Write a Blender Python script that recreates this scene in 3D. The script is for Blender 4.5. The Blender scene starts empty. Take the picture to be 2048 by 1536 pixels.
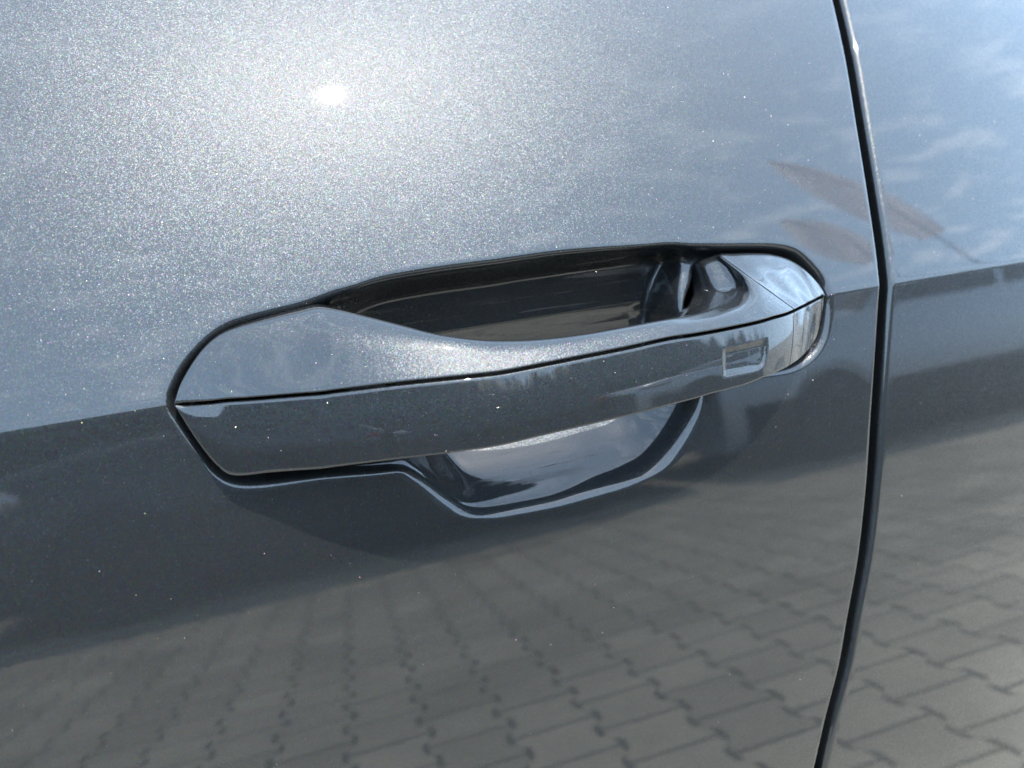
import bpy, bmesh, math, random
import numpy as np
from mathutils import Matrix, Vector
R = math.radians
random.seed(7); rng = np.random.default_rng(7)
scene = bpy.context.scene
COL = scene.collection

# ------------------------------------------------------------------ camera
# origin: on the door's crease line; X runs along the car to the rear, -Y points away from the door, Z up
YAW, PITCH, ROLL, DIST = 18.0, 15.0, 5.54, 0.243
FPX, PW, PH = 1490.0, 2048, 1536
def cam_basis():
    y, p, r = R(YAW), R(PITCH), R(ROLL)
    f = np.array([math.sin(y)*math.cos(p), math.cos(y)*math.cos(p), -math.sin(p)])
    rt = np.array([math.cos(y), -math.sin(y), 0.0]); up = np.cross(rt, f)
    return rt*math.cos(r) - up*math.sin(r), rt*math.sin(r) + up*math.cos(r), f
CR, CU, CF = cam_basis()
CAM = np.array([0.0, -DIST, 0.0])
def ray(px, py):
    d = CR*(px-PW/2)/FPX - CU*(py-PH/2)/FPX + CF
    return d/np.linalg.norm(d)
_d = ray(0, 863); CAM[2] = -_d[2]/_d[1]*DIST
def project(P):
    v = np.asarray(P) - CAM
    w = v @ CF
    return PW/2 + FPX*(v @ CR)/w, PH/2 - FPX*(v @ CU)/w
cam = bpy.data.cameras.new('camera'); cam_ob = bpy.data.objects.new('camera', cam); COL.objects.link(cam_ob)
cam.sensor_width = 36.0; cam.lens = FPX/PW*36.0
cam_ob.matrix_world = Matrix(((CR[0], CU[0], -CF[0], CAM[0]), (CR[1], CU[1], -CF[1], CAM[1]), (CR[2], CU[2], -CF[2], CAM[2]), (0, 0, 0, 1)))
cam.clip_start = 0.01; cam.clip_end = 2000
cam.dof.use_dof = True; cam.dof.focus_distance = 0.262; cam.dof.aperture_fstop = 9.0
scene.camera = cam_ob

# ------------------------------------------------------------------ sky, sun, exposure
SUN_AZ, SUN_EL = 16.8, 64.1          # measured from the door's outward normal towards the rear
SUN = Vector((math.sin(R(SUN_AZ))*math.cos(R(SUN_EL)), -math.cos(R(SUN_AZ))*math.cos(R(SUN_EL)), math.sin(R(SUN_EL))))
GZ = -0.86                            # ground level
sl = bpy.data.lights.new('sun', 'SUN'); sl.energy = 4.0; sl.angle = R(0.53); sl.color = (1.0, 0.95, 0.88)
so = bpy.data.objects.new('sun', sl); COL.objects.link(so); so.rotation_euler = SUN.to_track_quat('Z', 'Y').to_euler()
world = bpy.data.worlds.new('World'); scene.world = world; world.use_nodes = True
def N(t, kind, **kw):
    n = t.nodes.new(kind)
    for k, v in kw.items(): setattr(n, k, v)
    return n
wt = world.node_tree; wt.nodes.clear()
sky = N(wt, 'ShaderNodeTexSky', sky_type='NISHITA', sun_disc=False)
sky.sun_elevation = R(SUN_EL); sky.sun_rotation = math.atan2(SUN.x, SUN.y)
sky.air_density = 1.0; sky.dust_density = 2.5; sky.ozone_density = 1.0
wg = N(wt, 'ShaderNodeTexCoord'); sep = N(wt, 'ShaderNodeSeparateXYZ')
wt.links.new(wg.outputs['Generated'], sep.inputs[0])
def wmath(op, a, b=None, clamp=False):
    m = N(wt, 'ShaderNodeMath', operation=op, use_clamp=clamp)
    for i, v in enumerate((a, b)):
        if v is None: continue
        if isinstance(v, (int, float)): m.inputs[i].default_value = v
        else: wt.links.new(v, m.inputs[i])
    return m.outputs[0]
zz = wmath('ADD', wmath('MAXIMUM', sep.outputs[2], 0.0), 0.06)
com = N(wt, 'ShaderNodeCombineXYZ')
wt.links.new(wmath('DIVIDE', sep.outputs[0], zz), com.inputs[0]); wt.links.new(wmath('DIVIDE', sep.outputs[1], zz), com.inputs[1])
def wnoise(scale, detail, rough, off):
    mp = N(wt, 'ShaderNodeMapping'); mp.inputs['Location'].default_value = off; mp.inputs['Rotation'].default_value = (0, 0, R(35)); mp.inputs['Scale'].default_value = (1.0, 1.6, 1.0)
    n = N(wt, 'ShaderNodeTexNoise'); n.inputs['Scale'].default_value = scale; n.inputs['Detail'].default_value = detail; n.inputs['Roughness'].default_value = rough; n.inputs['Distortion'].default_value = 0.3
    wt.links.new(com.outputs[0], mp.inputs[0]); wt.links.new(mp.outputs[0], n.inputs['Vector']); return n.outputs['Fac']
def wmap(v, a, b, c, d):
    m = N(wt, 'ShaderNodeMapRange', interpolation_type='SMOOTHSTEP'); wt.links.new(v, m.inputs[0])
    for i, x in enumerate((a, b, c, d)): m.inputs[i+1].default_value = x
    return m.outputs[0]
cl = wmath('MULTIPLY', wmap(wnoise(7.5, 5.0, 0.55, (3, 1, 0)), 0.48, 0.66, 0.0, 1.0), wmap(wnoise(0.6, 2.0, 0.5, (7, 2, 0)), 0.30, 0.60, 0.35, 1.0))
mixc = N(wt, 'ShaderNodeMix', data_type='RGBA')
wt.links.new(wmath('MULTIPLY', cl, wmap(sep.outputs[2], 0.3, 0.97, 0.55, 0.30)), mixc.inputs[0]); mixc.inputs[7].default_value = (16.0, 18.0, 20.5, 1)
veil = N(wt, 'ShaderNodeMix', data_type='RGBA'); veil.inputs[0].default_value = 0.45; HZ = wmap(sep.outputs[2], 0.10, 0.97, 0.66, 0.34); wt.links.new(HZ, veil.inputs[0]); wt.links.new(sky.outputs[0], veil.inputs[6]); veil.inputs[7].default_value = (9.9, 14.9, 20.8, 1)   # thin high haze over the whole sky
wt.links.new(veil.outputs[2], mixc.inputs[6])
bg = N(wt, 'ShaderNodeBackground'); bg.inputs['Strength'].default_value = 0.14
wo = N(wt, 'ShaderNodeOutputWorld'); wt.links.new(mixc.outputs[2], bg.inputs[0]); wt.links.new(bg.outputs[0], wo.inputs[0])
scene.view_settings.view_transform = 'Standard'; scene.view_settings.look = 'None'
scene.view_settings.exposure = 2.12; scene.view_settings.gamma = 1.0
scene.cycles.max_bounces = 8; scene.cycles.glossy_bounces = 6; scene.cycles.sample_clamp_indirect = 8.0
scene.cycles.caustics_reflective = True; scene.cycles.caustics_refractive = False

# ------------------------------------------------------------------ materials
def mat(name):
    m = bpy.data.materials.new(name); m.use_nodes = True
    return m, m.node_tree, m.node_tree.nodes['Principled BSDF']
def setp(b, **kw):
    for k, v in kw.items():
        b.inputs[k.replace('_', ' ')].default_value = v

def metallic_paint(name='metallic_paint', scratched=False):
    m, t, b = mat(name); L = t.links.new
    tc = N(t, 'ShaderNodeTexCoord'); geo = N(t, 'ShaderNodeNewGeometry')
    def mth(op, a, bb=None, clamp=False):
        n = N(t, 'ShaderNodeMath', operation=op, use_clamp=clamp)
        for i, v in enumerate((a, bb)):
            if v is None: continue
            if isinstance(v, (int, float)): n.inputs[i].default_value = v
            else: L(v, n.inputs[i])
        return n.outputs[0]
    def mrange(v, a, bb, c, d):
        n = N(t, 'ShaderNodeMapRange'); L(v, n.inputs[0])
        for i, x in enumerate((a, bb, c, d)): n.inputs[i+1].default_value = x
        return n.outputs[0]
    def cells(scale, out='Color'):
        v = N(t, 'ShaderNodeTexVoronoi', feature='F1'); v.inputs['Scale'].default_value = scale
        v.inputs['Randomness'].default_value = 1.0; L(tc.outputs['Object'], v.inputs['Vector']); return v
    f1 = cells(4600.0).outputs['Color']; f2 = cells(4000.0).outputs['Color']
    s2 = N(t, 'ShaderNodeSeparateColor'); L(f2, s2.inputs[0])
    # each flake lies at its own small tilt under the lacquer; a few coarse, mirror-like ones stand up more
    big = mth('GREATER_THAN', s2.outputs[0], 0.980)
    sub = N(t, 'ShaderNodeVectorMath', operation='SUBTRACT'); L(f1, sub.inputs[0]); sub.inputs[1].default_value = (0.5, 0.5, 0.5)
    scl = N(t, 'ShaderNodeVectorMath', operation='SCALE'); L(sub.outputs[0], scl.inputs[0]); L(mrange(big, 0, 1, FLAKE_TILT, 1.0), scl.inputs['Scale'])
    add = N(t, 'ShaderNodeVectorMath', operation='ADD'); L(scl.outputs[0], add.inputs[0]); L(geo.outputs['Normal'], add.inputs[1])
    nrm = N(t, 'ShaderNodeVectorMath', operation='NORMALIZE'); L(add.outputs[0], nrm.inputs[0])
    mx = N(t, 'ShaderNodeMix', data_type='RGBA'); mx.inputs[0].default_value = 0.4; mx.inputs[6].default_value = PAINT
    mul = N(t, 'ShaderNodeVectorMath', operation='MULTIPLY'); L(f2, mul.inputs[0]); mul.inputs[1].default_value = tuple(2.0*c for c in PAINT[:3]); L(mul.outputs[0], mx.inputs[7])
    # dust: sparse pale specks of their own shape
    dv = cells(150.0); ds = N(t, 'ShaderNodeSeparateColor'); L(dv.outputs['Color'], ds.inputs[0])
    speck = mth('MULTIPLY', mth('LESS_THAN', dv.outputs['Distance'], mrange(ds.outputs[1], 0, 1, 0.010, 0.034)), mth('GREATER_THAN', ds.outputs[0], 0.78))
    md = N(t, 'ShaderNodeMix', data_type='RGBA'); L(mth('MULTIPLY', speck, 0.8), md.inputs[0]); L(mx.outputs[2], md.inputs[6]); md.inputs[7].default_value = (0.22, 0.21, 0.19, 1)
    L(md.outputs[2], b.inputs['Base Color']); L(mth('SUBTRACT', 0.70, mth('MULTIPLY', speck, 0.60)), b.inputs['Metallic'])
    L(mrange(big, 0, 1, PAINT_ROUGH, 0.22), b.inputs['Roughness'])
    L(nrm.outputs[0], b.inputs['Normal'])
    # slight orange peel and a film of dust on the lacquer
    n = N(t, 'ShaderNodeTexNoise'); n.inputs['Scale'].default_value = 260.0; n.inputs['Detail'].default_value = 1.0; L(tc.outputs['Object'], n.inputs['Vector'])
    bp = N(t, 'ShaderNodeBump'); bp.inputs['Strength'].default_value = 0.02; bp.inputs['Distance'].default_value = 0.0002; L(n.outputs['Fac'], bp.inputs['Height'])
    L(bp.outputs[0], b.inputs['Coat Normal'])
    n2 = N(t, 'ShaderNodeTexNoise'); n2.inputs['Scale'].default_value = 22.0; n2.inputs['Detail'].default_value = 4.0; L(tc.outputs['Object'], n2.inputs['Vector'])
    rough_c = mrange(n2.outputs['Fac'], 0.3, 0.7, 0.008, 0.020)
    if scratched:      # fingernail scratches in the lacquer of the cup
        for ang, off in ((20, 0.0), (75, 1.7), (-35, 3.1)):
            mp = N(t, 'ShaderNodeMapping'); mp.inputs['Rotation'].default_value = (0, R(ang), 0); mp.inputs['Scale'].default_value = (22.0, 22.0, 700.0); mp.inputs['Location'].default_value = (off, off, off); L(tc.outputs['Object'], mp.inputs[0])
            ns = N(t, 'ShaderNodeTexNoise'); ns.inputs['Scale'].default_value = 1.0; ns.inputs['Detail'].default_value = 2.0; L(mp.outputs[0], ns.inputs['Vector'])
            rough_c = mth('ADD', rough_c, mth('MULTIPLY', mrange(ns.outputs['Fac'], 0.60, 0.66, 0.0, 1.0), 0.16))
    L(rough_c, b.inputs['Coat Roughness'])
    setp(b, Coat_Weight=1.0, Coat_IOR=1.37, Specular_IOR_Level=0.0)
    return m
PAINT = (0.0134, 0.0150, 0.0163, 1.0); FLAKE_TILT = 0.33; PAINT_ROUGH = 0.355
M_PAINT = metallic_paint(); M_CUP = metallic_paint('metallic_paint_scratched', True)
def plain(name, color, rough, metal=0.0, coat=0.0, bump=0.0, scale=200.0, var=0.0):
    m, t, b = mat(name)
    setp(b, Base_Color=(*color, 1), Roughness=rough, Metallic=metal, Coat_Weight=coat, Coat_Roughness=0.03)
    tc = N(t, 'ShaderNodeTexCoord'); n = N(t, 'ShaderNodeTexNoise'); n.inputs['Scale'].default_value = scale; n.inputs['Detail'].default_value = 5
    t.links.new(tc.outputs['Object'], n.inputs['Vector'])
    if var:
        mx = N(t, 'ShaderNodeMix', data_type='RGBA'); t.links.new(n.outputs['Fac'], mx.inputs[0])
        mx.inputs[6].default_value = (*[c*(1-var) for c in color], 1); mx.inputs[7].default_value = (*[min(1, c*(1+var)) for c in color], 1)
        t.links.new(mx.outputs[2], b.inputs['Base Color'])
    if bump:
        bp = N(t, 'ShaderNodeBump'); bp.inputs['Strength'].default_value = bump; bp.inputs['Distance'].default_value = 0.002
        t.links.new(n.outputs['Fac'], bp.inputs['Height']); t.links.new(bp.outputs[0], b.inputs['Normal'])
    return m
M_RUBBER = plain('black_rubber', (0.012, 0.012, 0.013), 0.55)
M_DARK = plain('dark_trim', (0.02, 0.02, 0.022), 0.35)
M_PAVER = plain('paving_concrete', (0.30, 0.268, 0.21), 0.85, bump=0.4, scale=60, var=0.25)
def paver_tone(m):
    t = m.node_tree; b = t.nodes['Principled BSDF']; old = b.inputs['Base Color'].links[0].from_socket
    at = N(t, 'ShaderNodeAttribute', attribute_name='tone'); tc = N(t, 'ShaderNodeTexCoord')
    st = N(t, 'ShaderNodeTexNoise'); st.inputs['Scale'].default_value = 2.6; st.inputs['Detail'].default_value = 6; t.links.new(tc.outputs['Object'], st.inputs['Vector'])
    mr = N(t, 'ShaderNodeMapRange'); t.links.new(st.outputs['Fac'], mr.inputs[0])
    for i, x in enumerate((0.35, 0.65, 0.78, 1.1)): mr.inputs[i+1].default_value = x
    ml = N(t, 'ShaderNodeMath', operation='MULTIPLY'); t.links.new(at.outputs['Fac'], ml.inputs[0]); t.links.new(mr.outputs[0], ml.inputs[1])
    vs = N(t, 'ShaderNodeVectorMath', operation='SCALE'); t.links.new(old, vs.inputs[0]); t.links.new(ml.outputs[0], vs.inputs['Scale']); t.links.new(vs.outputs[0], b.inputs['Base Color'])
paver_tone(M_PAVER)
M_SAND = plain('joint_sand', (0.07, 0.066, 0.055), 0.95, bump=0.3, scale=90, var=0.3)
M_GLASS = plain('tinted_glass', (0.01, 0.012, 0.014), 0.03)
M_TYRE = plain('tyre_rubber', (0.015, 0.015, 0.015), 0.8)
M_RIM = plain('rim_alloy', (0.03, 0.03, 0.032), 0.4, metal=0.5)
M_LAMP = plain('lamp_glass', (0.5, 0.5, 0.52), 0.08, metal=0.6)
M_REDLAMP = plain('red_lamp', (0.25, 0.01, 0.01), 0.1)

# ------------------------------------------------------------------ mesh helpers
def tag(o, label=None, cat=None, group=None, kind=None):
    for k, v in (('label', label), ('category', cat), ('group', group), ('kind', kind)):
        if v: o[k] = v
    return o
def empty(name, loc=(0, 0, 0), rz=0.0):
    o = bpy.data.objects.new(name, None); o.location = loc; o.rotation_euler = (0, 0, rz); o.empty_display_size = 0.1
    COL.objects.link(o); return o
def mesh_obj(name, verts, faces, m, parent=None, smooth=True, normals=None):
    me = bpy.data.meshes.new(name)
    verts = np.asarray(verts, dtype=np.float32)
    if isinstance(faces, np.ndarray):
        nf, k = faces.shape
        me.vertices.add(len(verts)); me.vertices.foreach_set('co', verts.ravel())
        me.loops.add(nf*k); me.loops.foreach_set('vertex_index', faces.astype(np.int32).ravel())
        me.polygons.add(nf); me.polygons.foreach_set('loop_start', np.arange(0, nf*k, k, dtype=np.int32)); me.polygons.foreach_set('loop_total', np.full(nf, k, dtype=np.int32))
        me.update(calc_edges=True); me.validate()
    else:
        me.from_pydata(verts.tolist(), [], faces); me.update()
    me.polygons.foreach_set('use_smooth', np.full(len(me.polygons), smooth))
    me.materials.append(m)
    if normals is not None: me.normals_split_custom_set_from_vertices(np.asarray(normals, dtype=np.float32))
    o = bpy.data.objects.new(name, me); COL.objects.link(o)
    if parent is not None: o.parent = parent
    return o
def grid_faces(nr, nc, wrap_c=False):
    r = np.arange(nr-1)[:, None]; c = np.arange(nc if wrap_c else nc-1)[None, :]
    a = r*nc + c; b = r*nc + (c+1) % nc; d = (r+1)*nc + c; e = (r+1)*nc + (c+1) % nc
    return np.stack([a, b, e, d], -1).reshape(-1, 4)
def smooth01(x): x = np.clip(x, 0, 1); return x*x*(3-2*x)

# door skin section: outward tilt (degrees) of the panel against height, integrated to a depth
_zs = np.linspace(-1.2, 0.8, 20001)
def tilt_deg(z):
    up = 22.0 + 76.0*np.clip(z, 0, 0.16)
    lo = 8.5 - 0*z
    lo = lo - 28.0*np.clip(-z-0.06, 0, 0.3)
    k = smooth01((z+0.0022)/0.0044)
    return lo*(1-k) + up*k
_tt = np.tan(np.radians(tilt_deg(_zs))); _yy = np.concatenate([[0], np.cumsum((_tt[1:]+_tt[:-1])*0.5*np.diff(_zs))]); _yy -= np.interp(0, _zs, _yy)
def Yd(z): return np.interp(z, _zs, _yy)
def hit(px, py, off=0.0):
    """point where the pixel's line of sight meets the door skin moved outward by off"""
    d = ray(px, py); t0, t1 = 0.02, 3.0
    g = lambda t: (CAM[1]+t*d[1]) - (Yd(CAM[2]+t*d[2]) + off)
    lo, hi = 0.02, 3.0
    for _ in range(50):
        mid = 0.5*(lo+hi)
        if g(mid) < 0: lo = mid
        else: hi = mid
    return CAM + lo*d
def hit_y(px, py, Y):
    d = ray(px, py); return CAM + d*((Y-CAM[1])/d[1])
def hit_z(px, py, Z):
    d = ray(px, py); return CAM + d*((Z-CAM[2])/d[2])
def catmull(P, n, closed=False):
    P = np.asarray(P, float)
    if closed: Q = np.vstack([P[-1], P, P[0], P[1]])
    else: Q = np.vstack([2*P[0]-P[1], P, 2*P[-1]-P[-2]])
    out = []
    for i in range(1, len(Q)-2):
        p0, p1, p2, p3 = Q[i-1], Q[i], Q[i+1], Q[i+2]
        t0 = 0; t1 = t0+max(np.linalg.norm(p1-p0), 1e-9)**.5; t2 = t1+max(np.linalg.norm(p2-p1), 1e-9)**.5; t3 = t2+max(np.linalg.norm(p3-p2), 1e-9)**.5
        t = np.linspace(t1, t2, n, endpoint=False)[:, None]
        a1 = (t1-t)/(t1-t0)*p0+(t-t0)/(t1-t0)*p1; a2 = (t2-t)/(t2-t1)*p1+(t-t1)/(t2-t1)*p2; a3 = (t3-t)/(t3-t2)*p2+(t-t2)/(t3-t2)*p3
        b1 = (t2-t)/(t2-t0)*a1+(t-t0)/(t2-t0)*a2; b2 = (t3-t)/(t3-t1)*a2+(t-t1)/(t3-t1)*a3
        out.append((t2-t)/(t2-t1)*b1+(t-t1)/(t2-t1)*b2)
    out = np.vstack(out)
    return out if closed else np.vstack([out, P[-1]])

# ------------------------------------------------------------------ the parked car: door skin with the pressed pocket
OUTER = [(341,804),(353,768),(371,736),(411,690),(450,661),(496,644),(607,614),(676,595),(720,584),(760,574),(880,553),(1000,537),(1100,522),(1250,507),(1400,498),(1500,495),(1560,497),(1595,507),(1625,533),(1648,563),(1657,590),(1655,640),(1645,680),(1625,710),(1590,732),(1540,742),(1450,755),(1380,775),(1137,860),(1000,893),(778,930),(642,946),(500,962),(460,957),(431,938),(395,890),(359,838)]
BOWL = [(650,645),(676,614),(716,592),(765,574),(880,553),(1000,537),(1100,522),(1250,507),(1370,500),(1398,520),(1398,600),(1405,700),(1398,790),(1380,838),(1345,895),(1305,935),(1250,962),(1150,988),(1050,1008),(980,1018),(940,1013),(895,985),(850,948),(805,915),(765,870),(690,770),(648,690)]
HOLE = [(1414,522),(1560,520),(1560,650),(1392,655),(1388,612),(1402,565)]
_c = np.array([700.0, 790.0])
OUTER = [tuple(np.array(p) + (5.0*(_c-np.array(p))/np.linalg.norm(_c-np.array(p)) if p[0] < 655 else 0.0)) for p in OUTER]   # the panel edge sits close round the handle's thick end
def on_door(poly): return np.array([hit(*p)[[0, 2]] for p in poly])
def sdf(poly2, X, Z):
    """inside-positive distance"""
    pts = np.stack([X.ravel(), Z.ravel()], 1); out = np.empty(len(pts))
    A = poly2; Bq = np.roll(poly2, -1, 0); AB = Bq-A; L2 = (AB**2).sum(1)
    for s in range(0, len(pts), 20000):
        p = pts[s:s+20000]
        ap = p[:, None, :]-A[None]
        t = np.clip((ap*AB[None]).sum(2)/L2[None], 0, 1)
        dd = ap - t[..., None]*AB[None]
        dist = np.sqrt((dd**2).sum(2)).min(1)
        y = p[:, 1:2]; x = p[:, 0:1]
        c = ((A[None, :, 1] > y) != (Bq[None, :, 1] > y)) & (x < (y-A[None, :, 1])*AB[None, :, 0]/np.where(np.abs(AB[None, :, 1]) < 1e-12, 1e-12, AB[None, :, 1])+A[None, :, 0])
        out[s:s+20000] = np.where(c.sum(1) % 2 == 1, dist, -dist)
    return out.reshape(X.shape)
SHUT_PX = [(1677,0),(1703,116),(1725,246),(1749,392),(1765,500),(1771,553),(1770,605),(1761,740),(1754,841),(1746,960),(1729,1114),(1708,1230),(1691,1326),(1664,1432),(1640,1536)]
shut = np.array([hit(*p)[[0, 2]] for p in SHUT_PX])[::-1]
shut_c = catmull(shut, 12)
def shut_x(z):
    z = np.asarray(z, float)
    x = np.interp(z, shut_c[:, 1], shut_c[:, 0])
    lo, hi = shut_c[0], shut_c[-1]
    klo = (shut_c[8, 0]-lo[0])/(shut_c[8, 1]-lo[1]); khi = (hi[0]-shut_c[-9, 0])/(hi[1]-shut_c[-9, 1])
    x = np.where(z < lo[1], lo[0]+(z-lo[1])*klo*0.6, x); x = np.where(z > hi[1], hi[0]+(z-hi[1])*khi, x)
    return x
def steps(*seg):
    out = [np.array([seg[0][0]])]
    for a, b, h in seg:
        n = max(1, int(round((b-a)/h))); out.append(np.linspace(a, b, n+1)[1:])
    return np.concatenate(out)
ZTOP, ZBOT = 0.24, -0.62
zrows = steps((ZBOT, -0.30, 0.02), (-0.30, -0.11, 0.004), (-0.11, -0.0035, 0.0006), (-0.0035, 0.0035, 0.00025), (0.0035, 0.075, 0.0006), (0.075, ZTOP, 0.004))
o2 = on_door(OUTER); b2 = on_door(BOWL); h2 = on_door(HOLE)
O2 = catmull(o2, 5, True); B2 = catmull(b2, 5, True); H2 = catmull(h2, 5, True)
XR = o2[:, 0].max() + 0.006
XEND = 0.262
GAP = 0.0046; RF = 0.0022
xcols = steps((-0.75, -0.2, 0.02), (-0.2, o2[:, 0].min()-0.006, 0.003), (o2[:, 0].min()-0.006, XR, 0.0006), (XR, XEND, 0.0015))
# rounded flange: (along, inward) offsets
fl = [(-RF + RF*math.sin(a), RF - RF*math.cos(a)) for a in np.linspace(0, math.pi/2, 9)][1:] + [(0.0, RF+0.004), (0.0, RF+0.022)]
def blend_blur(d, w, sig=7):
    k = np.exp(-0.5*(np.arange(-3*sig, 3*sig+1)/sig)**2); k /= k.sum()
    b = np.apply_along_axis(lambda r: np.convolve(np.pad(r, 3*sig, mode='edge'), k, mode='valid'), 1, d)
    b = np.apply_along_axis(lambda r: np.convolve(np.pad(r, 3*sig, mode='edge'), k, mode='valid'), 0, b)
    return d*(1-w) + b*w
def skin_depth(X, Z):
    """how far the pressing sinks behind the door skin"""
    so_ = sdf(O2, X, Z); sb = sdf(B2, X, Z); sh = sdf(H2, X, Z)
    def prof(s, r, m, D):
        # fillet of reach r either side of the rim, then a wall of slope m easing into depth D
        u = np.clip((s+r)/(2*r), 0, 1)
        integ = 2*r*(u**3 - 0.5*u**4)          # integral of smoothstep
        d = m*(integ + np.maximum(s-r, 0))
        return D*np.tanh(d/D)
    left = 1-smooth01((X-0.0)/0.05)
    right = smooth01((X-0.15)/0.03)
    d1 = prof(so_, 0.0038-0.0010*right, 3.6-1.2*right, 0.010+0.003*left)
    low = 1-smooth01((Z+0.03)/0.03)
    endr = smooth01((X-0.10)/0.05)*(1-low)
    fore = 1-smooth01((X-0.012)/0.03)
    r = 0.0052+0.0012*low-0.0020*endr-0.0022*fore
    u = np.clip((sb+r)/(2*r), 0, 1)
    wall = (3.1-0.2*low+0.9*endr-1.2*low*smooth01((X-0.085)/0.025))*(2*r*(u**3-0.5*u**4) + np.maximum(sb-r, 0))
    fz = np.array([-0.12, -0.0585, -0.0455, -0.0300, -0.0120, 0.06]); fy_ = np.array([-0.085, -0.0070, 0.0112, 0.0268, 0.0320, 0.0205])
    zz_ = np.linspace(-0.2, 0.15, 701); yy_ = np.interp(zz_, fz, fy_); kk = np.exp(-0.5*(np.arange(-20, 21)/4.0)**2); kk /= kk.sum()
    floor = np.interp(Z, zz_, np.convolve(np.pad(yy_, 20, mode='edge'), kk, mode='valid'))     # back wall and sloping floor of the pressing
    fd = np.maximum(floor - Yd(Z), 0.004)
    d2 = -np.log(np.exp(-420*wall)+np.exp(-420*fd))/420
    d2 = blend_blur(d2, smooth01((sb-0.007)/0.006), 5)
    d3 = prof(sh, 0.0015, 4.0, 0.034*np.ones_like(X))
    k = 500.0
    d = np.log(np.exp(k*d1)+np.exp(k*d2)+np.exp(k*d3)-2.0)/k
    return d, so_, sb
Zg, Xg = np.meshgrid(zrows, xcols, indexing='ij')
XRz = 0.04 + (XR-0.04)*smooth01((Zg+0.13)/0.06)      # below the pocket the columns lean with the shut line from further left
wgt = np.clip((Xg-XRz)/(XEND-XRz), 0, 1)
edge_x = shut_x(Zg) - GAP/2 - RF
Xw = Xg + (edge_x-XEND)*wgt
sub_r = (zrows > -0.13) & (zrows < 0.09)
ci = np.where((xcols > o2[:, 0].min()-0.008) & (xcols < XR+0.001))[0]; ri = np.where(sub_r)[0]
Dg = np.zeros_like(Xg); SB = np.full_like(Xg, -1.0)
blk = np.ix_(ri, ci)
dd, s_o, s_b = skin_depth(Xw[blk], Zg[blk]); Dg[blk] = np.maximum(dd, 0); SB[blk] = np.maximum(s_o, s_b)
Yg = Yd(Zg) + Dg
# flange columns
nx = len(xcols)
ex = shut_x(zrows) - GAP/2; ey = Yd(zrows)
fx = np.stack([ex+a for a, b in fl], 1); fy = np.stack([ey+b for a, b in fl], 1); fz = np.repeat(zrows[:, None], len(fl), 1)
V = np.stack([np.hstack([Xw, fx]), np.hstack([Yg, fy]), np.hstack([Zg, fz])], -1)
nr, nc = V.shape[:2]
def vnormals(V):
    du = np.gradient(V, axis=1); dv = np.gradient(V, axis=0)
    n = np.cross(du, dv); n /= np.linalg.norm(n, axis=-1, keepdims=True)+1e-20
    return n          # du=+x, dv=+z -> x cross z = -y : outward
NRM = vnormals(V)
car = empty('parked_car', (0, 0, 0)); tag(car, 'dark blue-grey metallic car seen close at its front door handle, door gap at right', 'car')
F = grid_faces(nr, nc)
inside = np.zeros((nr, nc), bool); inside[:, :nx] = SB > 0.0035
finside = inside.ravel()[F].all(1)
def submesh(name, sel, parent, m=None):
    f = F[sel]; used, inv = np.unique(f, return_inverse=True)
    return mesh_obj(name, V.reshape(-1, 3)[used], inv.reshape(-1, 4), m or M_PAINT, parent, normals=NRM.reshape(-1, 3)[used])
front_door = submesh('front_door', ~finside, car)
submesh('handle_recess', finside, front_door, M_CUP)

# rear door: its front edge rolls inward to the gap
xr = steps((0.0, 0.03, 0.0015), (0.03, 0.9, 0.01))
zr = steps((ZBOT, -0.30, 0.02), (-0.30, -0.004, 0.004), (-0.004, 0.004, 0.00025), (0.004, ZTOP, 0.004))
Zr, Xr = np.meshgrid(zr, xr, indexing='ij')
RF2 = 0.0026
flr = [(RF2 - RF2*math.sin(a), RF2 - RF2*math.cos(a)) for a in np.linspace(math.pi/2, 0, 12)][:-1]
pre = [(0.0, RF2+0.022), (0.0, RF2+0.004)] + flr
e2 = shut_x(zr) + GAP/2
fx = np.stack([e2+a for a, b in pre], 1); fy = np.stack([Yd(zr)+b for a, b in pre], 1); fz = np.repeat(zr[:, None], len(pre), 1)
fadeX = np.exp(-Xr/0.25)
Xr2 = RF2 + Xr + (shut_x(Zr)+GAP/2)*fadeX + (0.25)*(1-fadeX)
Vr = np.stack([np.hstack([fx, Xr2]), np.hstack([fy, Yd(Zr)]), np.hstack([fz, Zr])], -1)
mesh_obj('rear_door', Vr.reshape(-1, 3), grid_faces(*Vr.shape[:2]), M_PAINT, car, normals=vnormals(Vr).reshape(-1, 3))
# black seal at the bottom of the gap
zq = np.linspace(ZBOT, ZTOP, 120)
prof = [(-0.02, 0.024), (-0.004, 0.022), (0.0, 0.019), (0.004, 0.022), (0.02, 0.024)]
Vs = np.stack([np.stack([shut_x(zq)+a, Yd(zq)+b, zq], -1) for a, b in prof], 1)
mesh_obj('door_seal', Vs.reshape(-1, 3), grid_faces(*Vs.shape[:2]), M_RUBBER, car)

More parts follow.
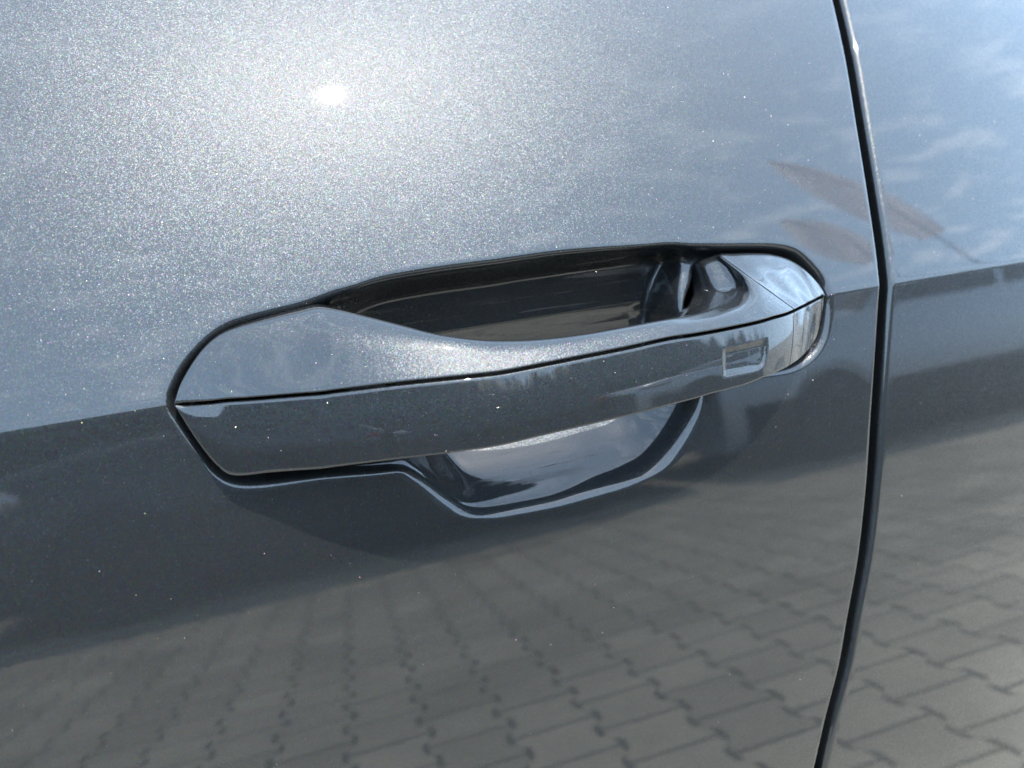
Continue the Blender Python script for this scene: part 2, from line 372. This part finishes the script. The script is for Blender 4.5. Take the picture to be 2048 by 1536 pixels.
# ------------------------------------------------------------------ handle
def sm_interp(x, xp, fp, sig=1.0):
    g = np.linspace(-4, 40, 881); v = np.interp(g, xp, fp)
    k = np.exp(-0.5*(np.arange(-80, 81)*0.05/sig)**2); k /= k.sum()
    return np.interp(x, g, np.convolve(np.pad(v, 80, mode='edge'), k, mode='valid'))
ST = [  # top edge T, seam S, bottom edge B (places read off the photograph, given depth below)
 ((350,803),(349,808),(352,815)),((361,768),(378,806),(368,843)),((402,703),(420,803),(402,894)),((437,672),(455,799),(435,933)),((471,657),(490,797),(461,951)),
 ((539,638),(539,793),(545,946)),((600,623),(600,788),(600,942)),((636,615),(640,785),(642,939)),((668,618),(670,781),(680,934)),((744,635),(744,772),(744,926)),((813,652),(813,764),(813,918)),
 ((881,669),(881,757),(881,910)),((949,678),(949,750),(949,901)),((1000,680),(1000,744),(1000,893)),((1085,677),(1085,728),(1085,873)),((1171,667),(1171,711),(1171,853)),
 ((1256,652),(1256,694),(1256,833)),((1342,636),(1342,675),(1342,811)),((1380,630),(1390,668),(1385,800)),((1427,617),(1435,660),(1425,788)),((1448,603),(1480,651),(1460,779)),
 ((1466,587),(1520,642),(1495,769)),((1470,563),(1550,633),(1525,757)),((1455,535),(1572,627),(1550,747)),((1438,511),(1589,620),(1578,733)),((1475,507),(1603,613),(1592,724)),
 ((1513,506),(1612,609),(1602,716)),((1547,508),(1621,604),(1612,706)),((1581,518),(1630,600),(1622,693)),((1608,535),(1637,596),(1633,675)),((1632,559),(1643,593),(1640,648)),
 ((1644,577),(1646,591),(1645,620)),((1648,588),(1648,591),(1648,594))]
NS = len(ST); CAP_I = 24
S3 = np.array([hit_z(*s[1], 0.0) for s in ST])
# fair the bow of the seam
xs_ = S3[:, 0]; bow = np.polyval(np.polyfit(xs_[:25], S3[:25, 1], 5), xs_); bow[25:] = S3[25:, 1]
bow[0:2] = S3[0:2, 1]; bow = np.minimum(bow, 0.0)
_bx = np.arange(S3[0, 0]-0.03, S3[-1, 0]+0.03, 0.0005)
_bp = catmull(np.stack([S3[:, 0], bow], 1), 12); _bp = _bp[np.argsort(_bp[:, 0])]
_bv = np.interp(_bx, _bp[:, 0], _bp[:, 1])
_bk = np.exp(-0.5*(np.arange(-30, 31)/9.0)**2); _bk /= _bk.sum()
_bs = np.convolve(np.pad(_bv, 30, mode='edge'), _bk, mode='valid')
_bs = np.where(_bx > 0.19, _bv, _bs)
def bowf(x): return np.interp(x, _bx, _bs)
def hit_f(px, py, fn):
    """line of sight against a surface Y = fn(x, z)"""
    d = ray(px, py); lo, hi = 0.05, 2.0
    for _ in range(50):
        mid = 0.5*(lo+hi); p = CAM+mid*d
        if p[1]-fn(p[0], p[2]) < 0: lo = mid
        else: hi = mid
    return CAM+lo*d
def f_seam(x, z): return bowf(x)
S3 = np.array([hit_f(*s_[1], f_seam) for s_ in ST]); bow = S3[:, 1]
XT = S3[0, 0]
def f_up(x, z):      # upper face at the thick front end: the bow fades with height
    return bowf(x)*(1-0.80*np.clip(z/0.030, 0, 1.3)**1.5) + Yd(max(z, 0.0)) - 0.0003
def f_low(x, z):     # lower face: follows the door's lower panel, the bow fading downwards at the front end
    k = 0.02*(1-smooth01((x-XT)/0.085)) + 0.06*smooth01((x-XT-0.19)/0.04)
    return bowf(x)*(1-k*np.clip(-z/0.026, 0, 1.3)) + Yd(min(z, 0.0)) - 0.0005*smooth01((x-XT)/0.05)*np.clip(-z/0.024, 0, 1.2)
iT = sm_interp(np.arange(NS), [0, 8, 11, 13, 17, 18, 20, 24, NS-1], [0, 0, 0.7, 1, 1, 1, 0.6, 0, 0])
FM = [0.5,0.7,0.85,0.9,0.86,0.81,0.74,0.68,0.67,0.685,0.73,0.80,0.76,0.70,0.66,0.64,0.62,0.60,0.58,0.55,0.55,0.55,0.55,0.55,0.55,0.55,0.55,0.55,0.55,0.55,0.55,0.55,0.55]
AL = sm_interp(np.arange(NS), [0, 4, 8, 13, 18, 24, NS-1], [20, 24, 29, 40, 36, 26, 22])     # tilt of the lower facet
AU = sm_interp(np.arange(NS), [0, 10, 13, 17, 20, 24, NS-1], [52, 54, 60, 58, 52, 45, 40])
def hit_plane(px, py, P, a):
    n = np.array([0, -math.cos(R(a)), math.sin(R(a))]); d = ray(px, py); return CAM + d*((P-CAM) @ n)/(d @ n)
T3 = []; T2 = []; B3 = []; M3 = []
T2PX = {18: (1372,628), 19: (1412,606), 20: (1421,592), 21: (1424,579), 22: (1415,555), 23: (1405,524), 24: (1428,509)}
for i, (t, s, b) in enumerate(ST):
    f = FM[i]; m = hit_plane(s[0]+(t[0]-s[0])*f, s[1]+(t[1]-s[1])*f, S3[i], AL[i])
    pd = hit_f(*t, f_up) if i < 16 else hit(*t, -0.0006)
    pm = hit_plane(*t, m, AU[i])
    wl = smooth01((i-5)/5.0) if i < 16 else 1.0
    mpx = (s[0]+(t[0]-s[0])*f, s[1]+(t[1]-s[1])*f)
    m = hit_y(*mpx, m[1]*wl + hit_f(*mpx, f_up)[1]*(1-wl))
    p = hit_y(*t, pd[1]*(1-iT[i]) + pm[1]*iT[i]); T3.append(p)
    if i > 28: m = 0.5*(S3[i]+p) - np.array([0, 0.0004, 0])
    M3.append(m)
    if i in T2PX: q = hit_y(*T2PX[i], p[1]+0.008)
    else: q = p + np.array([0, 0.006, -0.0002-0.0012*iT[i]])
    T2.append(q)
    B3.append(hit_f(*b, f_low) if i < 28 else hit(*b, bow[i]*0.4-0.0004))
M3 = np.array(M3)
T3 = np.array(T3); T2 = np.array(T2); B3 = np.array(B3)
NPER = 12
def rowc(P): return catmull(P, NPER)
Sx, Tx, T2x, Bx, Mx = map(rowc, (S3, T3, T2, B3, M3))
idx = np.arange(len(Sx))/NPER
iTx = sm_interp(idx, np.arange(NS), iT)
def fillet_section(P, rad, k=5, seg=6):
    """P: (stations, points, 3) open section; corners rounded, straight runs subdivided"""
    n = P.shape[1]; out = [P[:, 0]]
    prev = P[:, 0]
    for j in range(1, n):
        if j < n-1:
            a, c, b = P[:, j-1], P[:, j], P[:, j+1]
            la = np.linalg.norm(a-c, axis=1, keepdims=True); lb = np.linalg.norm(b-c, axis=1, keepdims=True)
            r = np.minimum(rad[j], np.minimum(0.45*la, 0.45*lb))
            q0 = c+(a-c)/np.maximum(la, 1e-9)*r; q1 = c+(b-c)/np.maximum(lb, 1e-9)*r
        else: q0 = P[:, j]; q1 = None
        for u in np.linspace(0, 1, seg+1)[1:]: out.append(prev*(1-u)+q0*u)
        if q1 is not None:
            for u in np.linspace(0, 1, k+1)[1:]:
                out.append(q0*(1-u)**2 + 2*c*u*(1-u) + q1*u*u)
            prev = q1
    return np.stack(out, 1)
X0 = np.array([1.0, 0, 0]); Y0 = np.array([0, 1.0, 0]); Z0 = np.array([0, 0, 1.0])
def yv(a): return np.asarray(a)[:, None]*Y0
deepen = sm_interp(idx, [0, 8, 13, 17, 20, NS-1], [0.010, 0.012, 0.012, 0.012, 0.014, 0.012])
Tin = T2x + yv(deepen) - np.outer(0.004*iTx, Z0)
UP = np.stack([Tin, T2x, Tx, Mx, Sx, Sx+yv(np.full(len(Sx), 0.011))+0.0004*Z0], 1)
UPs = fillet_section(UP, [0, 0.003, 0.0022, 0.008, 0.0011, 0], k=6, seg=5)
lowh = np.linalg.norm(Bx-Sx, axis=1); thin2 = np.minimum(1.0, lowh/0.02)
g = 0.0010
Sl = Sx - np.outer(np.minimum(g, 0.25*lowh), Z0) + yv(np.full(len(Sx), 0.0003))
Nx = 0.5*(Sl+Bx); Nx[:, 1] = np.array([f_low(p[0], p[2]) for p in Nx])*(1-smooth01((idx-26)/3)) + Nx[:, 1]*smooth01((idx-26)/3) - 0.0004*thin2
LO = np.stack([Sl+yv(np.full(len(Sx), 0.010)), Sl, Nx, Bx, Bx+yv(np.full(len(Sx), 0.010)+0.009*iTx)+np.outer(0.002*thin2, Z0)], 1)
LOs = fillet_section(LO, [0, 0.0006, 0.008, 0.0008, 0], k=6, seg=14)
def shell(name, P, parent, cap0=True, cap1=True):
    """closed tube from sections; the ends are rounded over and closed"""
    P = P.copy()
    def capsec(sec, nxt, sgn):
        d = sec.mean(0)-nxt.mean(0); d /= np.linalg.norm(d)+1e-12; c = sec.mean(0)
        out = []
        for off, sh in ((0.0001, 0.00012), (0.0002, 0.0006), (0.00022, 0.0014), (0.0001, 0.005)):
            v = c-sec; l = np.linalg.norm(v, axis=1, keepdims=True); out.append(sec+v/np.maximum(l, 1e-9)*np.minimum(sh, 0.9*l)+d*off)
        return out
    secs = [s for s in P]
    if cap1: secs += capsec(P[-1], P[-2], 1)
    if cap0: secs = capsec(P[0], P[1], -1)[::-1] + secs
    Q = np.stack(secs); n, k = Q.shape[:2]
    return mesh_obj(name, Q.reshape(-1, 3), grid_faces(n, k, wrap_c=True)[:, ::-1] if False else grid_faces(n, k, wrap_c=True), M_PAINT, parent)
ic = CAP_I*NPER
# small thumb notch pressed in the lower face near the cap
def notch(P):
    P = P.copy(); nst, k = P.shape[:2]
    px, py = project(P.reshape(-1, 3)); px = px.reshape(nst, k); py = py.reshape(nst, k)
    # local frame following the seam's slope
    u = (px-1447)/(1533-1447); lowline = 757-(px-1447)*0.20; v = (lowline-py)/58.0
    side = smooth01(u/0.06)*smooth01((1.02-u)/0.10)
    # rounded lower right corner
    dep = side*smooth01(v/0.24)*smooth01((1.06-v)/0.16)
    corner = smooth01((1.0-np.hypot(np.maximum(u-0.75, 0)/0.25, np.maximum(0.45-v, 0)/0.45))/0.25)
    dep = dep*np.where((u > 0.75) & (v < 0.45), corner, 1)
    front = np.zeros(k); front[16:-8] = 1
    P[..., 1] += 0.0008*dep*front[None, :]
    return P, dep*front[None, :] > 0.55
handle = shell('door_handle', UPs[:ic+1], car, True, True)
np_, pad_mask = notch(LOs[:ic+1])
trim = shell('face_strip', np_, handle)
# the pressed touch pad is a piece of its own in the strip
tm = trim.data; co = np.empty(len(tm.vertices)*3, np.float32); tm.vertices.foreach_get('co', co); co = co.reshape(-1, 3)
nv = np.empty(len(tm.vertices)*3, np.float32); tm.vertices.foreach_get('normal', nv); nv = nv.reshape(-1, 3)
kc = pad_mask.shape[1]; vm = np.zeros((len(co)//kc, kc), bool); off_ = (len(co)//kc-pad_mask.shape[0])//2; vm[off_:off_+pad_mask.shape[0]] = pad_mask; vm = vm.ravel()
fc = grid_faces(len(co)//kc, kc, wrap_c=True); sel = vm[fc].all(1)
def piece(name, sl, parent):
    used, inv = np.unique(fc[sl], return_inverse=True)
    return mesh_obj(name, co[used], inv.reshape(-1, 4), M_PAINT, parent, normals=nv[used])
bpy.data.objects.remove(trim); bpy.data.meshes.remove(tm)
trim = piece('face_strip', ~sel, handle); piece('touch_pad', sel, handle)
cap = shell('end_cap', UPs[ic+1:], handle)
shell('end_cap_strip', LOs[ic+1:], handle)

# ------------------------------------------------------------------ ground with interlocking pavers
NG = 60
gx = np.concatenate([-np.geomspace(600, 6, 12), np.linspace(-5, 8, 40), np.geomspace(9, 600, 12)]); gy = np.concatenate([-np.geomspace(600, 6, 12), np.linspace(-5, 4, 30), np.geomspace(5, 600, 12)])
GY, GX = np.meshgrid(gy, gx, indexing='ij')
def ground_mat():
    m, t, b = mat('far_paving'); L = t.links.new
    tc = N(t, 'ShaderNodeTexCoord'); br = N(t, 'ShaderNodeTexBrick'); br.inputs['Scale'].default_value = 1.0
    br.inputs['Brick Width'].default_value = 0.17; br.inputs['Row Height'].default_value = 0.165; br.inputs['Mortar Size'].default_value = 0.006
    br.inputs['Color1'].default_value = (0.27, 0.255, 0.225, 1); br.inputs['Color2'].default_value = (0.32, 0.30, 0.265, 1); br.inputs['Mortar'].default_value = (0.08, 0.075, 0.065, 1)
    L(tc.outputs['Object'], br.inputs['Vector']); L(br.outputs[0], b.inputs['Base Color']); setp(b, Roughness=0.9); return m
gd = mesh_obj('ground', np.stack([GX, GY, np.full_like(GX, GZ-0.02)], -1).reshape(-1, 3), grid_faces(*GX.shape), ground_mat(), None, smooth=False); tag(gd, kind='structure')
def pavers():
    PX_, PY_ = 0.180, 0.178
    wide, waist, j = 0.102, 0.078, 0.012
    hl = PY_/2 - 0.0025
    half = [(wide-j/2, hl), (wide-j/2, hl*0.55), (waist-j/2+0.002, hl*0.30), (waist-j/2, 0), (waist-j/2+0.002, -hl*0.30), (wide-j/2, -hl*0.55), (wide-j/2, -hl)]
    out = half[::1] + [(-x, y) for x, y in half[::-1]]
    out = np.array(out)[::-1]           # counter-clockwise
    n = len(out); c = 0.005
    inner = out*np.array([1-c/0.09, 1-c/0.089])
    verts = []; faces = []; base = 0
    a = R(4.0)
    for iy in range(-42, 8):
        for ix in range(-28, 44):
            x = ix*PX_; y = iy*PY_ + (PY_/2 if ix % 2 else 0)
            X = x*math.cos(a)-y*math.sin(a); Y = x*math.sin(a)+y*math.cos(a)
            if not (-4 < X < 6.5 and -6.8 < Y < 1.0): continue
            dz = random.uniform(-0.0015, 0.0015); rx = random.uniform(-0.006, 0.006); ry = random.uniform(-0.006, 0.006)
            for ring, zz_ in ((out, -0.02), (out, -0.004), (inner, 0.0)):
                for u, v in ring:
                    verts.append((X+u*math.cos(a)-v*math.sin(a), Y+u*math.sin(a)+v*math.cos(a), GZ+zz_+0.003+dz+rx*u+ry*v))
            for k in range(n):
                q = (k+1) % n
                faces.append((base+k, base+q, base+n+q, base+n+k)); faces.append((base+n+k, base+n+q, base+2*n+q, base+2*n+k))
            faces.append(tuple(base+2*n+k for k in range(n))); base += 3*n
    return verts, faces
pv, pf = pavers()
po = mesh_obj('paving_stones', pv, pf, M_PAVER, gd, smooth=False)
ta = po.data.attributes.new('tone', 'FLOAT', 'FACE'); _np = len(pf)//29; ta.data.foreach_set('value', np.repeat(rng.uniform(0.84, 1.12, _np), 29).astype(np.float32)); tag(po, kind='stuff')
bed = mesh_obj('joint_sand', [(-4.2, -7, GZ-0.001), (6.7, -7, GZ-0.001), (6.7, 1.2, GZ-0.001), (-4.2, 1.2, GZ-0.001)], [(0, 1, 2, 3)], M_SAND, gd, smooth=False); tag(bed, kind='stuff')

# ------------------------------------------------------------------ what stands across the lane (seen mirrored in the paint)
def car_paint(name, c):
    m, t, b = mat(name); setp(b, Base_Color=(*c, 1), Metallic=0.6, Roughness=0.35, Coat_Weight=1.0, Coat_Roughness=0.02)
    n = N(t, 'ShaderNodeTexNoise'); n.inputs['Scale'].default_value = 3.0
    mx = N(t, 'ShaderNodeMix', data_type='RGBA'); t.links.new(n.outputs['Fac'], mx.inputs[0]); mx.inputs[6].default_value = (*[x*0.92 for x in c], 1); mx.inputs[7].default_value = (*c, 1); t.links.new(mx.outputs[2], b.inputs['Base Color'])
    return m
def loft(sections):
    n, k = len(sections), len(sections[0])
    f = grid_faces(n, k)
    return np.array(sections).reshape(-1, 3), f
def build_car(loc, rz, m, label):
    root = empty('parked_car', loc, rz); tag(root, label, 'car', 'cars parked across the lane')
    L = 4.4; xs = np.linspace(-L/2, L/2, 45)
    top = catmull([(-2.2,0.70),(-2.12,0.86),(-1.6,0.97),(-0.9,1.02),(0.5,1.03),(1.2,1.05),(1.9,1.06),(2.12,1.0),(2.2,0.72)], 10)
    hw = lambda x: 0.90*(1-0.16*abs(x/2.2)**5)
    secs = []
    for x in xs:
        z1 = float(np.interp(x, top[:, 0], top[:, 1])); w = hw(x); half = [(w*0.90, 0.20), (w*0.985, 0.30), (w, 0.52), (w*0.99, 0.68), (w*0.965, z1-0.06), (w*0.93, z1-0.01), (w*0.80, z1+0.012), (w*0.4, z1+0.03), (0, z1+0.035)]
        secs.append([(x, -a, b) for a, b in half] + [(x, a, b) for a, b in half[-2::-1]])
    v, f = loft(secs); b = mesh_obj('body', v, f[:, ::-1], m, root)
    for s in (0, -1):
        mesh_obj('bumper', np.array(secs[s]) + np.array([(-0.004 if s == 0 else 0.004), 0, 0]), [list(range(len(secs[s])))], m, root, smooth=False)
    for sd in (-1, 1):
        P = [[(x, sd*(hw(x)*a_+0.006), z_) for a_, z_ in ((0.93, 0.19), (0.985, 0.30), (1.0, 0.46), (1.0, 0.50))] for x in np.linspace(-2.05, 2.05, 25)]
        v, f = loft(P); mesh_obj('sill_shade_band', v, f, M_DARK, root)  # added dark band: black sill and the shade by the tyres in one
    # glasshouse and roof
    cab = catmull([(-1.05,1.0),(-0.55,1.28),(-0.2,1.42),(0.4,1.47),(1.1,1.43),(1.6,1.28),(1.95,1.04)], 8)
    gs = []; rs = []
    for x, z in cab:
        t_ = max(0.0, (z-1.0)/0.47); w0 = hw(x)*0.93; w1 = hw(x)*(0.93-0.22*t_)
        gs.append([(x, -w0, 1.0), (x, -(w0*0.4+w1*0.6), 1.0+(z-1.0)*0.6), (x, -w1, z-0.02), (x, -w1*0.6, z), (x, 0, z+0.008), (x, w1*0.6, z), (x, w1, z-0.02), (x, w0*0.4+w1*0.6, 1.0+(z-1.0)*0.6), (x, w0, 1.0)])
        if z > 1.36: rs.append([(x, y, zz+0.006) for x, y, zz in gs[-1][2:7]])
    v, f = loft(gs); mesh_obj('side_windows', v, f[:, ::-1], M_GLASS, root)
    v, f = loft(rs); mesh_obj('roof', v, f[:, ::-1], m, root)
    for s in (-1, 1):
        for px_ in (-0.98, 0.32, 1.5):
            za = float(np.interp(px_+0.25, cab[:, 0], cab[:, 1]))-0.03; w0 = 0.93*hw(px_); w1 = hw(px_)*(0.93-0.22*(za-1)/0.47)
            mesh_obj('window_pillar', [(px_, s*(w0+.006), 1.0), (px_+.07, s*(w0+.006), 1.0), (px_+.30, s*(w1+.006), za), (px_+.23, s*(w1+.006), za)], [(0, 1, 2, 3)], m, root, smooth=False)
    for wx in (-1.36, 1.32):
        for s in (-1, 1):
            a = np.linspace(0, 2*math.pi, 28, endpoint=False); ring = [(0.20, 0.10), (0.30, 0.115), (0.325, 0.09), (0.325, -0.09), (0.30, -0.10)]
            P = np.array([[(wx+r*math.cos(t_), s*(0.80+d), 0.325+r*math.sin(t_)) for t_ in a] for r, d in ring])
            ty = mesh_obj('wheel', P.reshape(-1, 3), grid_faces(len(ring), 28, wrap_c=True), M_TYRE, root)
            rv = [(wx, s*0.885, 0.325)]; rf = []
            for k in range(10):
                t0, t1, t2 = 2*math.pi*k/10-0.13, 2*math.pi*k/10+0.13, 2*math.pi*k/10
                o = len(rv); rv += [(wx+0.06*math.cos(t0), s*0.90, 0.325+0.06*math.sin(t0)), (wx+0.06*math.cos(t1), s*0.90, 0.325+0.06*math.sin(t1)), (wx+0.205*math.cos(t1), s*0.905, 0.325+0.205*math.sin(t1)), (wx+0.205*math.cos(t0), s*0.905, 0.325+0.205*math.sin(t0))]; rf.append((o, o+1, o+2, o+3))
            mesh_obj('rim', rv, rf, M_RIM, ty, smooth=False)
            arch = np.array([[(wx+r*math.cos(t_), s*d, 0.34+r*math.sin(t_)) for t_ in np.linspace(-0.15, math.pi+0.15, 20)] for r, d in ((0.35, 0.906), (0.30, 0.80))])
            mesh_obj('wheel_arch', arch.reshape(-1, 3), grid_faces(2, 20), M_DARK, root)
    for s in (-1, 1):
        for nm, x0, x1, mm in (('headlight', -2.17, -1.78, M_LAMP), ('tail_light', 1.86, 2.17, M_REDLAMP)):
            xc = (x0+x1)/2; U = np.linspace(0, 2*math.pi, 16, endpoint=False); P = np.array([[(xc+0.20*math.sin(p)*math.cos(u), s*(hw(xc)*0.98+0.07*math.cos(p)), 0.80+0.075*math.sin(p)*math.sin(u)) for u in U] for p in np.linspace(0.02, math.pi/2, 7)])
            mesh_obj(nm, P.reshape(-1, 3), grid_faces(7, 16, wrap_c=True), mm, root)
    mesh_obj('underside', [(-2.1, -0.8, 0.19), (2.1, -0.8, 0.19), (2.1, 0.8, 0.19), (-2.1, 0.8, 0.19)], [(0, 1, 2, 3)], M_DARK, root, smooth=False)
    return root
build_car((0.4, -5.2, GZ), 0.0, car_paint('black_car_paint', (0.006, 0.0065, 0.008)), 'black parked car across the lane mirrored in the lower left of the door')
build_car((-4.25, -5.15, GZ), 0.0, car_paint('graphite_car_paint', (0.03, 0.032, 0.036)), 'graphite parked car standing in front of the black one across the lane')  # added car that keeps the left of the handle strip's reflection dark
build_car((5.0, -4.9, GZ), 0.0, car_paint('silver_car_paint', (0.48, 0.52, 0.56)), 'silver parked car across the lane mirrored in the lower right of the door')

# two feather flags on the lot beyond the cars (they mirror above the crease on both sides of the door gap)
def tube(path, rad, seg=9):
    V_ = []
    for i, p in enumerate(path):
        p = np.array(p, float); d = np.array(path[min(i+1, len(path)-1)], float)-np.array(path[max(i-1, 0)], float); d /= np.linalg.norm(d)
        a_ = np.cross(d, [0.3, 1, 0.1]); a_ /= np.linalg.norm(a_); c_ = np.cross(d, a_)
        V_.append([p+rad[i]*(math.cos(u)*a_+math.sin(u)*c_) for u in np.linspace(0, 2*math.pi, seg, endpoint=False)])
    return np.array(V_).reshape(-1, 3), grid_faces(len(path), seg, wrap_c=True)
M_CLOTH = plain('flag_cloth', (0.72, 0.66, 0.66), 0.8, bump=0.2, scale=12, var=0.25)
def translucent(m):
    t = m.node_tree; b = t.nodes['Principled BSDF']; o = t.nodes['Material Output']; tr = N(t, 'ShaderNodeBsdfTranslucent'); tr.inputs[0].default_value = (0.95, 0.90, 0.90, 1)
    mx = N(t, 'ShaderNodeMixShader'); mx.inputs[0].default_value = 0.9; t.links.new(b.outputs[0], mx.inputs[1]); t.links.new(tr.outputs[0], mx.inputs[2]); t.links.new(mx.outputs[0], o.inputs[0])
translucent(M_CLOTH)
M_POLE = plain('flag_pole', (0.35, 0.35, 0.36), 0.35, metal=0.8)
def feather_flag(low, top, width, label):
    low = np.array(low); top = np.array(top); base = np.array([low[0]+0.15, low[1]+0.1, GZ])
    root = empty('feather_flag', tuple(base)); tag(root, label, 'flag', 'feather flags beyond the parked cars')
    path = catmull([base*0, (low-base)*[0.3, 0.3, 0.6], low-base, low-base+(top-low)*0.55+np.array([0.10, 0.10, 0.0]), top-base], 8)
    v, f = tube(path, np.linspace(0.025, 0.008, len(path)), 8); mesh_obj('pole', v, f, M_POLE, root)
    axis = (top-low)/np.linalg.norm(top-low); side = np.cross(axis, np.array([-0.79, 0.60, 0.0])); side /= np.linalg.norm(side)
    n = 26; A = []; 
    thick = np.cross(axis, side)
    for sgn in (1, -1):
        for i in range(n):
            u = i/(n-1); c = low+(top-low)*u-base; w = width*(math.sin(math.pi*min(1, u*0.9+0.12))**0.7)
            A.append([c + side*w*(q-0.5) + thick*(sgn*0.003+0.05*math.sin(5*q+6*u)) for q in np.linspace(0, 1, 9)])
    P = np.array(A).reshape(2, n, 9, 3)
    mesh_obj('flag_cloth', P[0].reshape(-1, 3), grid_faces(n, 9), M_CLOTH, root)
    mesh_obj('cloth_hem', P[1].reshape(-1, 3), grid_faces(n, 9)[:, ::-1], M_CLOTH, root)
    wb = bmesh.new(); bmesh.ops.create_cone(wb, cap_ends=True, segments=20, radius1=0.22, radius2=0.18, depth=0.09, matrix=Matrix.Translation((0, 0, 0.05)))
    me = bpy.data.meshes.new('foot'); wb.to_mesh(me); wb.free(); me.materials.append(M_DARK); o = bpy.data.objects.new('foot', me); COL.objects.link(o); o.parent = root
feather_flag((7.60, -5.23, 4.06), (7.24, -5.59, 7.29), 0.55, 'taller feather flag standing on the paving behind the silver car')
feather_flag((7.14, -5.78, 4.09), (6.83, -6.08, 5.75), 0.55, 'shorter feather flag standing left of the taller one behind the silver car')

# unseen dark building added far left to block sky from the handle's reflection
M_CLAD = plain('grey_cladding', (0.06, 0.062, 0.066), 0.5, var=0.1, scale=4)
M_FRAME = plain('window_frame_paint', (0.25, 0.25, 0.26), 0.5)
def box(name, lo, hi, m, parent):
    x0, y0, z0 = lo; x1, y1, z1 = hi
    v = [(x0,y0,z0),(x1,y0,z0),(x1,y1,z0),(x0,y1,z0),(x0,y0,z1),(x1,y0,z1),(x1,y1,z1),(x0,y1,z1)]
    return mesh_obj(name, v, [(0,3,2,1),(4,5,6,7),(0,1,5,4),(1,2,6,5),(2,3,7,6),(3,0,4,7)], m, parent, smooth=False)
sr = empty('added_showroom', (-15.0, -6.0, GZ)); tag(sr, 'grey clad showroom building with wide windows at the end of the lane', 'building')
box('wall', (-8, -9, 0), (0, 7, 4.6), M_CLAD, sr)
rf = box('roof', (-8.2, -9.2, 4.602), (0.25, 7.2, 4.85), M_DARK, sr)
for k in range(6):
    y0 = -8.3+2.55*k
    fr = box('window', (0.002, y0, 0.5), (0.07, y0+2.2, 3.2), M_FRAME, sr)
    box('pane', (0.07, y0+0.08, 0.58), (0.074, y0+1.06, 3.12), M_GLASS, fr); box('pane', (0.07, y0+1.14, 0.58), (0.074, y0+2.12, 3.12), M_GLASS, fr)

# unseen clipped greenery, added to darken the reflections above the parked cars
def added_hedge(x0, x1, yc, H, T, label):
    root = empty('added_hedge', (x0, yc, GZ)); tag(root, label, 'added_hedge')
    L_ = x1-x0; nx_ = int(L_/0.25); prof_ = [(-T/2, 0), (-T/2, H*0.3), (-T/2, H*0.6), (-T/2*0.95, H*0.92), (-T/2*0.6, H), (0, H), (T/2*0.6, H), (T/2*0.95, H*0.92), (T/2, H*0.5), (T/2, 0)]
    V_ = []
    for i in range(nx_+1):
        V_.append([(L_*i/nx_, y+rng.normal()*0.05, max(0, z+rng.normal()*0.05*(z > 0))) for y, z in prof_])
    V_ = np.array(V_); mesh_obj('foliage_core', V_.reshape(-1, 3), grid_faces(*V_.shape[:2])[:, ::-1], M_LEAF, root)
    lv = []; lf = []
    for k in range(9000):
        i = rng.integers(0, nx_); j = rng.integers(4, 9) if rng.random() < 0.75 else rng.integers(0, 4); u, w = rng.random(2)
        c_ = (V_[i, j]*(1-u)+V_[i+1, j]*u)*(1-w) + (V_[i, j+1]*(1-u)+V_[i+1, j+1]*u)*w + rng.normal(size=3)*0.03
        a_ = rng.normal(size=3); a_ /= np.linalg.norm(a_); b_ = np.cross(a_, rng.normal(size=3)); b_ /= np.linalg.norm(b_); h_ = rng.uniform(0.03, 0.07)
        o = len(lv); lv += [c_-a_*h_, c_+b_*h_*0.5, c_+a_*h_, c_-b_*h_*0.5]; lf.append((o, o+1, o+2, o+3))
    m_ = mesh_obj('leaves', lv, lf, M_LEAF, root, smooth=False); m_['kind'] = 'stuff'
def leaf_mat():
    m, t, b = mat('hedge_leaves'); setp(b, Roughness=0.6)
    v = N(t, 'ShaderNodeTexNoise'); v.inputs['Scale'].default_value = 3.0; tc = N(t, 'ShaderNodeTexCoord'); t.links.new(tc.outputs['Object'], v.inputs['Vector'])
    mx = N(t, 'ShaderNodeMix', data_type='RGBA'); t.links.new(v.outputs['Fac'], mx.inputs[0]); mx.inputs[6].default_value = (0.030, 0.033, 0.020, 1); mx.inputs[7].default_value = (0.06, 0.062, 0.036, 1)
    t.links.new(mx.outputs[2], b.inputs['Base Color']); return m
M_LEAF = leaf_mat()
added_hedge(-14.5, 14.0, -8.6, 3.0, 1.2, 'long unseen row of dark greenery added behind the parked cars to darken the reflections')
